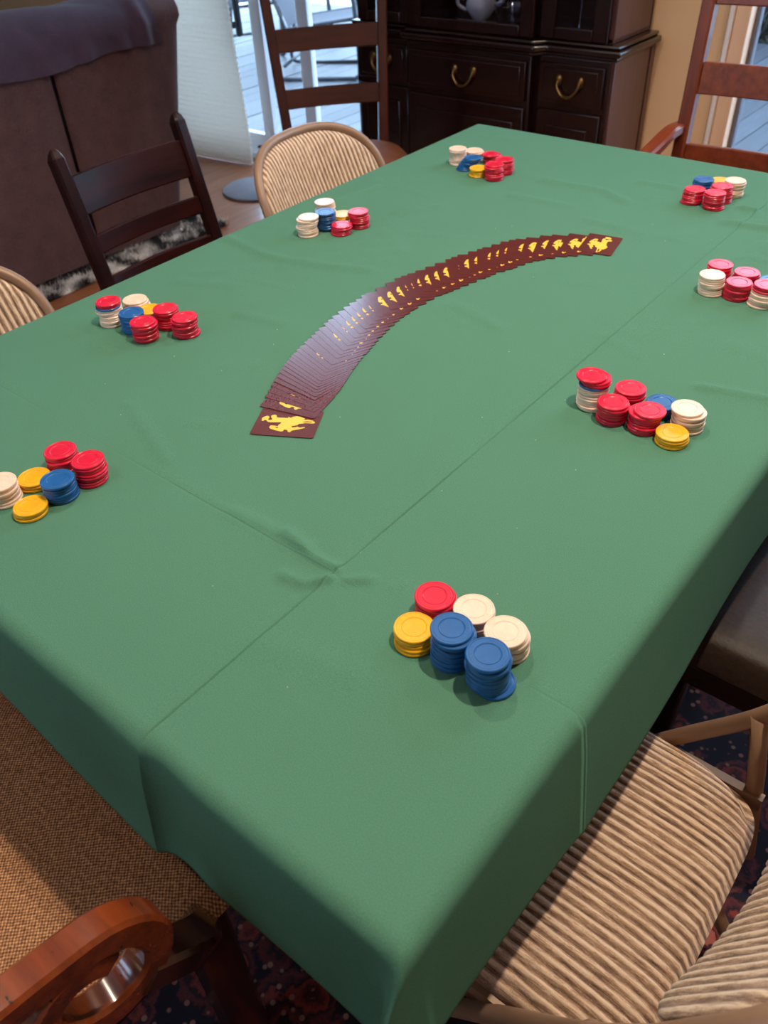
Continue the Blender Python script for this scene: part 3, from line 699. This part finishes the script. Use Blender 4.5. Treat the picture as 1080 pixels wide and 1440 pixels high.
# ------------------------------------------------------------------ playing cards in a ribbon spread
EMB = [(0.508, 0.917), (0.605, 0.93), (0.665, 0.901), (0.7, 0.867), (0.686, 0.832), (0.626, 0.816), (0.582, 0.827), (0.54, 0.812), (0.559, 0.763), (0.596, 0.761), (0.639, 0.787), (0.698, 0.805), (0.741, 0.788), (0.761, 0.746), (0.719, 0.712), (0.665, 0.707), (0.657, 0.669), (0.662, 0.604), (0.663, 0.525), (0.71, 0.52), (0.675, 0.481), (0.729, 0.444), (0.756, 0.397), (0.737, 0.328), (0.677, 0.247), (0.623, 0.264), (0.65, 0.197), (0.619, 0.105), (0.585, 0.115), (0.589, 0.2), (0.558, 0.272), (0.54, 0.243), (0.555, 0.129), (0.600, 0.092), (0.551, 0.066), (0.522, 0.085), (0.514, 0.213), (0.471, 0.31), (0.417, 0.327), (0.381, 0.392), (0.396, 0.417), (0.324, 0.389), (0.346, 0.335), (0.37, 0.316), (0.336, 0.274), (0.373, 0.203), (0.338, 0.191), (0.272, 0.277), (0.214, 0.371), (0.148, 0.392), (0.159, 0.426), (0.225, 0.451), (0.227, 0.5), (0.166, 0.506), (0.153, 0.536), (0.18, 0.625), (0.229, 0.719), (0.276, 0.749), (0.351, 0.74), (0.352, 0.681), (0.333, 0.619), (0.385, 0.621), (0.465, 0.589), (0.49, 0.607), (0.464, 0.76), (0.473, 0.808), (0.53, 0.844), (0.536, 0.869), (0.493, 0.897)]
HOLE = [(0.288, 0.66), (0.307, 0.632), (0.284, 0.596), (0.258, 0.613)]
# card local frame: origin at its emblem's top-left corner (u=0,v=1); x = card right, y = card up
TH = .00028
mb = MB(); r = .003; pts = []
for cx, cy, a0 in ((CWd-r, -r, 0), (r, -r, 90), (r, -CLn+r, 180), (CWd-r, -CLn+r, 270)):
    for k in range(4):
        a = math.radians(a0+30*k); pts.append((cx+r*math.cos(a), cy+r*math.sin(a)))
n = len(pts)
mb.add([(a, b, 0) for a, b in pts]+[(a, b, TH) for a, b in pts], [tuple(range(n))[::-1], tuple(range(n, 2*n))]+[(i, (i+1) % n, n+(i+1) % n, n+i) for i in range(n)])
o = mb.build('card_tmp', 'card_brown'); CARD_ME = o.data; CARD_ME.name = 'playing_card'; bpy.data.objects.remove(o)
loops = [[Vector(((.156+(u-.148)*.99)*CWd, (v-1)*CLn, TH+.00003)) for u, v in L] for L in (EMB, HOLE)]
tris = tessellate_polygon(loops); allv = loops[0]+loops[1]
mb = MB(); mb.add(allv, [tuple(t_) for t_ in tris])
me = bpy.data.meshes.new('emblem'); me.from_pydata([tuple(q) for q in allv], [], [tuple(t_) for t_ in tris]); me.update()
bm = bmesh.new(); bm.from_mesh(me)
for f_ in bm.faces:
    f_.normal_update()
    if f_.normal.z < 0: f_.normal_flip()
bm.to_mesh(me); bm.free(); me.materials.append(MATS['card_yellow']); EMB_ME = me
NC = len(CARDS)
def ordw(i):
    ones = ['', 'first', 'second', 'third', 'fourth', 'fifth', 'sixth', 'seventh', 'eighth', 'ninth', 'tenth', 'eleventh', 'twelfth', 'thirteenth', 'fourteenth', 'fifteenth', 'sixteenth', 'seventeenth', 'eighteenth', 'nineteenth']
    if i < 20: return ones[i]
    if i % 10 == 0: return {20: 'twentieth', 30: 'thirtieth', 40: 'fortieth', 50: 'fiftieth'}[i]
    return ['twenty', 'thirty', 'forty', 'fifty'][i//10-2]+'-'+ones[i % 10]
for i, (x, y, a) in enumerate(CARDS):
    o = bpy.data.objects.new('playing_card', CARD_ME); C.objects.link(o)
    j0, j1 = max(0, i-4), min(NC-1, i+4)
    dl = math.hypot(CARDS[j1][0]-CARDS[j0][0], CARDS[j1][1]-CARDS[j0][1])/(j1-j0)
    tilt = min(.042, .00040/dl) if i else .0
    R_ = Matrix.Rotation(math.radians(a-90), 4, 'Z') @ Matrix.Rotation(tilt, 4, 'Y')
    o.matrix_world = Matrix.Translation((x, y, ZC+.0013+math.sin(tilt)*CWd)) @ R_
    e = bpy.data.objects.new('emblem', EMB_ME); C.objects.link(e); e.parent = o
    if i == 0: lab = 'brown playing card with full yellow bucking horse emblem at left end of spread'
    elif i == NC-1: lab = 'brown playing card with full yellow horse emblem, uncovered at right end of spread'
    elif i < NC//2: lab = f'brown playing card with yellow emblem, {ordw(i+1)} from the left end of the spread'
    else: lab = f'brown playing card with yellow emblem, {ordw(NC-i)} from the right end of the spread'
    tag(o, lab, 'playing card', 'playing cards in the ribbon spread')

# ------------------------------------------------------------------ striped folding chairs
def folding_chair(name, loc, rz, label):
    r = empty(name, loc, rz, label, 'folding chair', 'striped padded folding chairs')
    hw = .197; PER = .0118
    # ---- seat: ribs run front to back
    def seat_z(x, y):
        t_ = abs(y)/hw; s_ = abs(x)/.2
        e = max(0, 1-(t_**5+s_**5)); return e**.42
    def top(u, v):
        y = (2*u-1)*hw; xm = .2*(max(0, 1-abs(2*u-1)**8))**(1/8); x = (2*v-1)*xm
        if x < 0: y *= 1-.04*(x/.2)**2
        e = seat_z(x, (2*u-1)*hw)
        rb = .0016*math.cos(2*math.pi*y/PER)
        return (x, y, .405+.040*e+rb*min(1, e*2))
    m = MB().grid(top, 223, 34)
    m.grid(lambda u, v: ((2*v-1)*.2*(max(0, 1-abs(2*u-1)**8))**(1/8), (2*u-1)*hw*(1-(.04*((2*v-1))**2 if v < .5 else 0)), .404), 41, 12)
    m.build('seat', 'chenille', r, True)
    # ---- backrest
    def lean(z): return -.161-.45*(z-.543)
    def bow(y): return -.055*(1-(y/.2)**2)
    z0, zm, z1 = .565, .655, .792
    def ends(y):
        t_ = min(1, abs(y)/hw)
        return z0+(zm-z0)*(1-(1-t_**3.2)**(1/3.2)), z1-(z1-zm)*(1-(1-t_**2.9)**(1/2.9))
    def back(sg):
        def fn(u, v):
            y = (2*u-1)*hw; a, b = ends(y); z = a+(b-a)*v
            e = max(0, 1-abs(2*v-1)**6)*max(0, 1-abs(2*u-1)**8); rb = .0016*math.cos(2*math.pi*y/PER)*min(1, e*2)
            return (lean(z)+bow(y)+sg*(.002+.019*e**.5+rb), y, z)
        return fn
    m = MB().grid(back(1), 223, 26).grid(back(-1), 223, 12)
    m.build('backrest', 'chenille', r, True)
    # ---- frame: one bent tube, front foot - side - over the back - other side
    tr = .0105; pts = []
    hs = hw+.012
    side = [(.24, hs, .012), (.10, hs, .18), (-.073, hs, .424), (-.135, hs, .51), (-.165, hs, .56), (lean(.62), hs, .62)]
    pts += catmull(side, 6)
    for k in range(1, 24):
        a = math.pi*k/24; y = hs*math.copysign(abs(math.cos(a))**(2/2.95), math.cos(a)); z = zm+(z1+.007-zm)*abs(math.sin(a))**(2/2.95)
        pts.append(Vector((lean(z)+bow(y), y, z)))
    pts += [Vector((q[0], -q[1], q[2])) for q in catmull(side, 6)[::-1]]
    MB().tube(pts, tr, 12).build('front_frame', 'tube_beige', r, True)
    rl = [(.07, hs-.022, .40), (-.05, hs-.02, .33), (-.15, hs-.02, .20), (-.26, hs-.02, .012)]
    lg = catmull(rl, 5)
    for s in (-1, 1):
        MB().tube([(q[0], s*q[1], q[2]) for q in lg], tr, 10).build('rear_leg', 'tube_beige', r, True)
        MB().tube([(-.150, s*(hs-.004), .535), (-.170, s*(hs-.004), .44), (-.20, s*(hs-.004), .27)], tr, 10).build('back_stay', 'tube_beige', r, True)
        MB().bar((.17, s*(hs-.012), .398), (-.19, s*(hs-.012), .398), .012, .022).build('seat_rail', 'tube_beige', r)
    MB().tube([(-.24, hs-.02, .04), (-.24, -hs+.02, .04)], tr*.8, 10).build('cross_bar', 'tube_beige', r, True)
    MB().tube([(.19, hs, .072), (.19, -hs, .072)], tr*.8, 10).build('cross_bar', 'tube_beige', r, True)
    for x_, y_ in ((.24, hs), (.24, -hs), (-.26, hs-.02), (-.26, -hs+.02)):
        MB().lathe([(.013, 0), (.014, .004), (.013, .03), (.011, .034)], (x_, y_, 0), 12).build('foot_cap', 'tube_cap', r, True)
    return r
fc = folding_chair('folding_chair', (1.05, -1.39, .010), math.pi, 'striped padded folding chair with beige tube frame at near right corner')
dup(fc, (.055, -.41, .0), 0, 'striped padded folding chair across the table, left of brown round seated chair')
dup(fc, (.055, -1.41, .0), 0, 'striped padded folding chair cut off at the left photo edge')

# ------------------------------------------------------------------ wooden ladder-back chairs (local: facing +x, floor origin under seat)
def ladder_back(r, zt, slats, half, mat, mat_h, pw=.034, xb=-.2, leanr=.22, zb=.46, taper=.0, cap=False):
    def bx_(z): return xb-(max(0, z-zb))*leanr+(-.03*(1-z/zb) if z < zb else 0)
    for s in (-1, 1):
        pts = [(bx_(z), s*(half+taper*(z-zb)), z) for z in np.linspace(0.0, zt, 16)]
        o = MB().sweep(pts, rect(pw, pw*1.1, .005), (0, 1, 0)).build('back_post', mat, r, 30)
    for a, b in slats:
        n = 10; vs = []
        m = MB(); zc = (a+b)/2; w_ = half+taper*(zc-zb)
        pts = [(bx_(zc)-.018*math.sin(math.pi*(k/n)), w_*(2*k/n-1), zc) for k in range(n+1)]
        m.sweep(pts, rect(b-a, .017, .003), (-leanr, 0, 1)).build('slat', mat_h, r, 30)
    return bx_
def legs_front(r, xf, half, zt, mat, w=.038):
    for s in (-1, 1):
        MB().sweep([(xf, s*half, 0), (xf, s*half, zt)], rect(w, w, .004), (0, 1, 0)).build('front_leg', mat, r, 30)
    for z in (.16, .26):
        MB().bar((xf, -half, z), (xf, half, z), .016, .024).build('stretcher', mat, r, bevel=.003)
    for s in (-1, 1): MB().bar((xf, s*half, .2), (-.2, s*half*.92, .2), .016, .024).build('stretcher', mat, r, bevel=.003)
def round_seat(r, rx, ry, z, mat, th=.045, cx=0., n=2.6):
    m = MB(); seg = 48; rings = [(.02, z+.012), (.5, z+.011), (.8, z+.006), (.94, z-.003), (1.0, z-.018), (1.0, z-th+.01), (.97, z-th), (.02, z-th)]
    vs = []
    for f_, zz in rings:
        for k in range(seg):
            a = 2*math.pi*k/seg; c_, s_ = math.cos(a), math.sin(a)
            vs.append((cx+f_*rx*math.copysign(abs(c_)**(2/n), c_), f_*ry*math.copysign(abs(s_)**(2/n), s_), zz))
    fs = [(i*seg+k, i*seg+(k+1) % seg, (i+1)*seg+(k+1) % seg, (i+1)*seg+k) for i in range(len(rings)-1) for k in range(seg)]
    fs += [tuple(range(seg))[::-1], tuple(range((len(rings)-1)*seg, len(rings)*seg))]
    m.add(vs, fs); return m.build('seat', mat, r, 40)

# dark low chair on the left side of the table
dc = empty('dark_wood_chair', (-.17, -.775, 0), 0, 'dark brown wooden slat-back chair beside the table in front of the sofa', 'chair')
ladder_back(dc, .85, [(.728, .812), (.645, .686), (.555, .594)], .166, 'wood_dark', 'wood_dark_h', .03, xb=-.185, leanr=.24)
for s in (-1, 1): MB().sweep([(-.278, s*.166, .845), (-.281, s*.166, .858), (-.286, s*.166, .864)], lambda u: rect(.030*(1-.5*u), .034*(1-.4*u), .004), (0, 1, 0)).build('post_cap', 'wood_dark', dc, 30)
round_seat(dc, .20, .143, .45, 'wood_dark', .03, n=6)
legs_front(dc, .15, .118, .42, 'wood_dark')

# far-left ladder-back chair with round brown seat
fdir = math.atan2(-.664, .746)
lc = empty('ladder_back_chair', (-.805, .352, 0), fdir, 'brown ladder-back chair with round tan seat before the glass sliding door', 'chair')
ladder_back(lc, 1.10, [(.575, .640), (.752, .826), (.935, 1.01)], .178, 'wood_mid', 'wood_mid_h', .036, xb=-.205, leanr=.22, taper=.06)
round_seat(lc, .225, .235, .462, 'seat_brown', .05)
legs_front(lc, .16, .17, .42, 'wood_mid')

# far-end armchair, only back and one arm show
ac = empty('ladder_armchair', (.60, .23, 0), -math.pi/2, 'reddish ladder-back armchair at the far end of the table', 'armchair')
ladder_back(ac, 1.16, [(.590, .664), (.785, .860), (.985, 1.06)], .222, 'wood_red', 'wood_red_h', .034, xb=-.19, leanr=.06)
round_seat(ac, .20, .24, .45, 'seat_brown', .05, n=5)
legs_front(ac, .145, .225, .64, 'wood_red')
for s in (-1, 1):
    pts = catmull([(-.205, s*.232, .70), (-.15, s*.24, .698), (-.08, s*.25, .672), (.02, s*.255, .654), (.10, s*.25, .656), (.155, s*.24, .652)], 6)
    MB().sweep(pts, lambda u: rect(.045-.012*abs(u-.5), .028, .006), (0, 1, 0)).build('arm', 'wood_red_h', ac, 30)

# near-left armchair with woven seat and scroll arms
na = empty('scroll_armchair', (.572, -1.925, .010), math.pi/2, 'wooden armchair with woven tan seat and carved scroll arm, at near left', 'armchair')
sm = MB()
def nseat(u, v):
    x = -.245+.49*u; y = -.245+.49*v; e = max(0, 1-abs(2*u-1)**8)*max(0, 1-abs(2*v-1)**8)
    y *= .9+.1*u
    return (x, y, .425+.042*e**.5)
sm.grid(nseat, 40, 40); sm.build('seat', 'woven_seat', na, True)
MB().box((0, 0, .405), (.47, .45, .05)).build('seat_frame', 'wood_arm_dark', na, bevel=.006)
ladder_back(na, 1.05, [(.58, .65), (.74, .81), (.92, 1.0)], .22, 'wood_arm', 'wood_arm', .045, xb=-.25, leanr=.18)
for s in (-1, 1): MB().sweep([(.20, s*.215, 0), (.20, s*.215, .42)], rect(.05, .05, .006), (0, 1, 0)).build('front_leg', 'wood_arm_dark', na, 30)
for s in (-1, 1):
    pts = [(-.27, .656), (-.15, .66), (.0, .664), (.045, .664)]
    P2 = [Vector((x, 0, z)) for x, z in pts]
    c = Vector((.077, 0, .607)); R0 = .056
    for k in range(1, 34):
        a = math.pi/2-k/33*math.radians(400); rr_ = R0*(1-.55*max(0, (k-17)/16)**1.2)
        P2.append(c+Vector((rr_*math.cos(a), 0, rr_*math.sin(a)))+Vector((-.0, 0, 0)))
    m = MB(); yy = lambda x: s*(.266+.14*(x-.0))
    P3 = [Vector((q.x, yy(q.x), q.z)) for q in P2]
    m.sweep(P3, lambda u: rect(.032, .032-.012*max(0, u-.6), .004), (0, 1, 0)); m.build('scroll_arm', 'wood_arm', na, 35)
    MB().sweep(catmull([(.110, yy(.09), .560), (.165, yy(.1)-.006*s, .50), (.19, s*.235, .43)], 6), rect(.044, .034, .005), (0, 1, 0)).build('arm_support', 'wood_arm_dark', na, 30)

# black leather chair at the right edge
lt = empty('leather_chair', (1.27, -.835, .010), math.pi, 'black leather upholstered chair on the right side of the table', 'chair')
MB().grid(lambda u, v: (-.23+.46*u, -.225+.45*v, .425+.05*(max(0, 1-abs(2*u-1)**10)*max(0, 1-abs(2*v-1)**10))**.4), 40, 40).build('seat', 'black_leather', lt, True)
MB().box((0, 0, .40), (.455, .445, .055)).build('seat_base', 'black_leather', lt, bevel=.012)
MB().box((-.27, 0, .74), (.05, .44, .50), Matrix.Rotation(-.14, 3, 'Y')).build('backrest', 'black_leather', lt, bevel=.02, seg=4)
for a in (-1, 1):
    for b in (-1, 1): MB().bar((a*.2, b*.195, .38), (a*.215, b*.21, .0), .035, .035).build('leg', 'black_metal', lt, bevel=.004)

# ------------------------------------------------------------------ lamps of the room (above the frame)
for x, y, w_, lab in ((1.24, -.95, 1.0, 'recessed ceiling lamp above the right side of the table'), (.12, -.80, .5, 'recessed ceiling lamp above the left side of the table'), (-.20, -2.25, .22, 'recessed ceiling lamp behind the near left armchair'), (.85, .62, .40, 'recessed ceiling lamp over the far end near the hutch')):
    rc = empty('recessed_lamp', (x, y, HC), 0, lab, 'ceiling lamp', 'recessed ceiling lamps')
    MB().lathe([(.06, -.006), (.085, -.006), (.088, 0), (.06, 0)], seg=28, cap=False).build('trim_ring', 'trim_white', rc, True)
    L = bpy.data.lights.new('lamp_light', 'SPOT'); L.energy = SPOT_W*w_; L.color = LAMP_WARM; L.shadow_soft_size = .035; L.spot_size = math.radians(125); L.spot_blend = .6
    lo = bpy.data.objects.new('lamp_light', L); C.objects.link(lo); lo.parent = rc; lo.location = (0, 0, -.012)
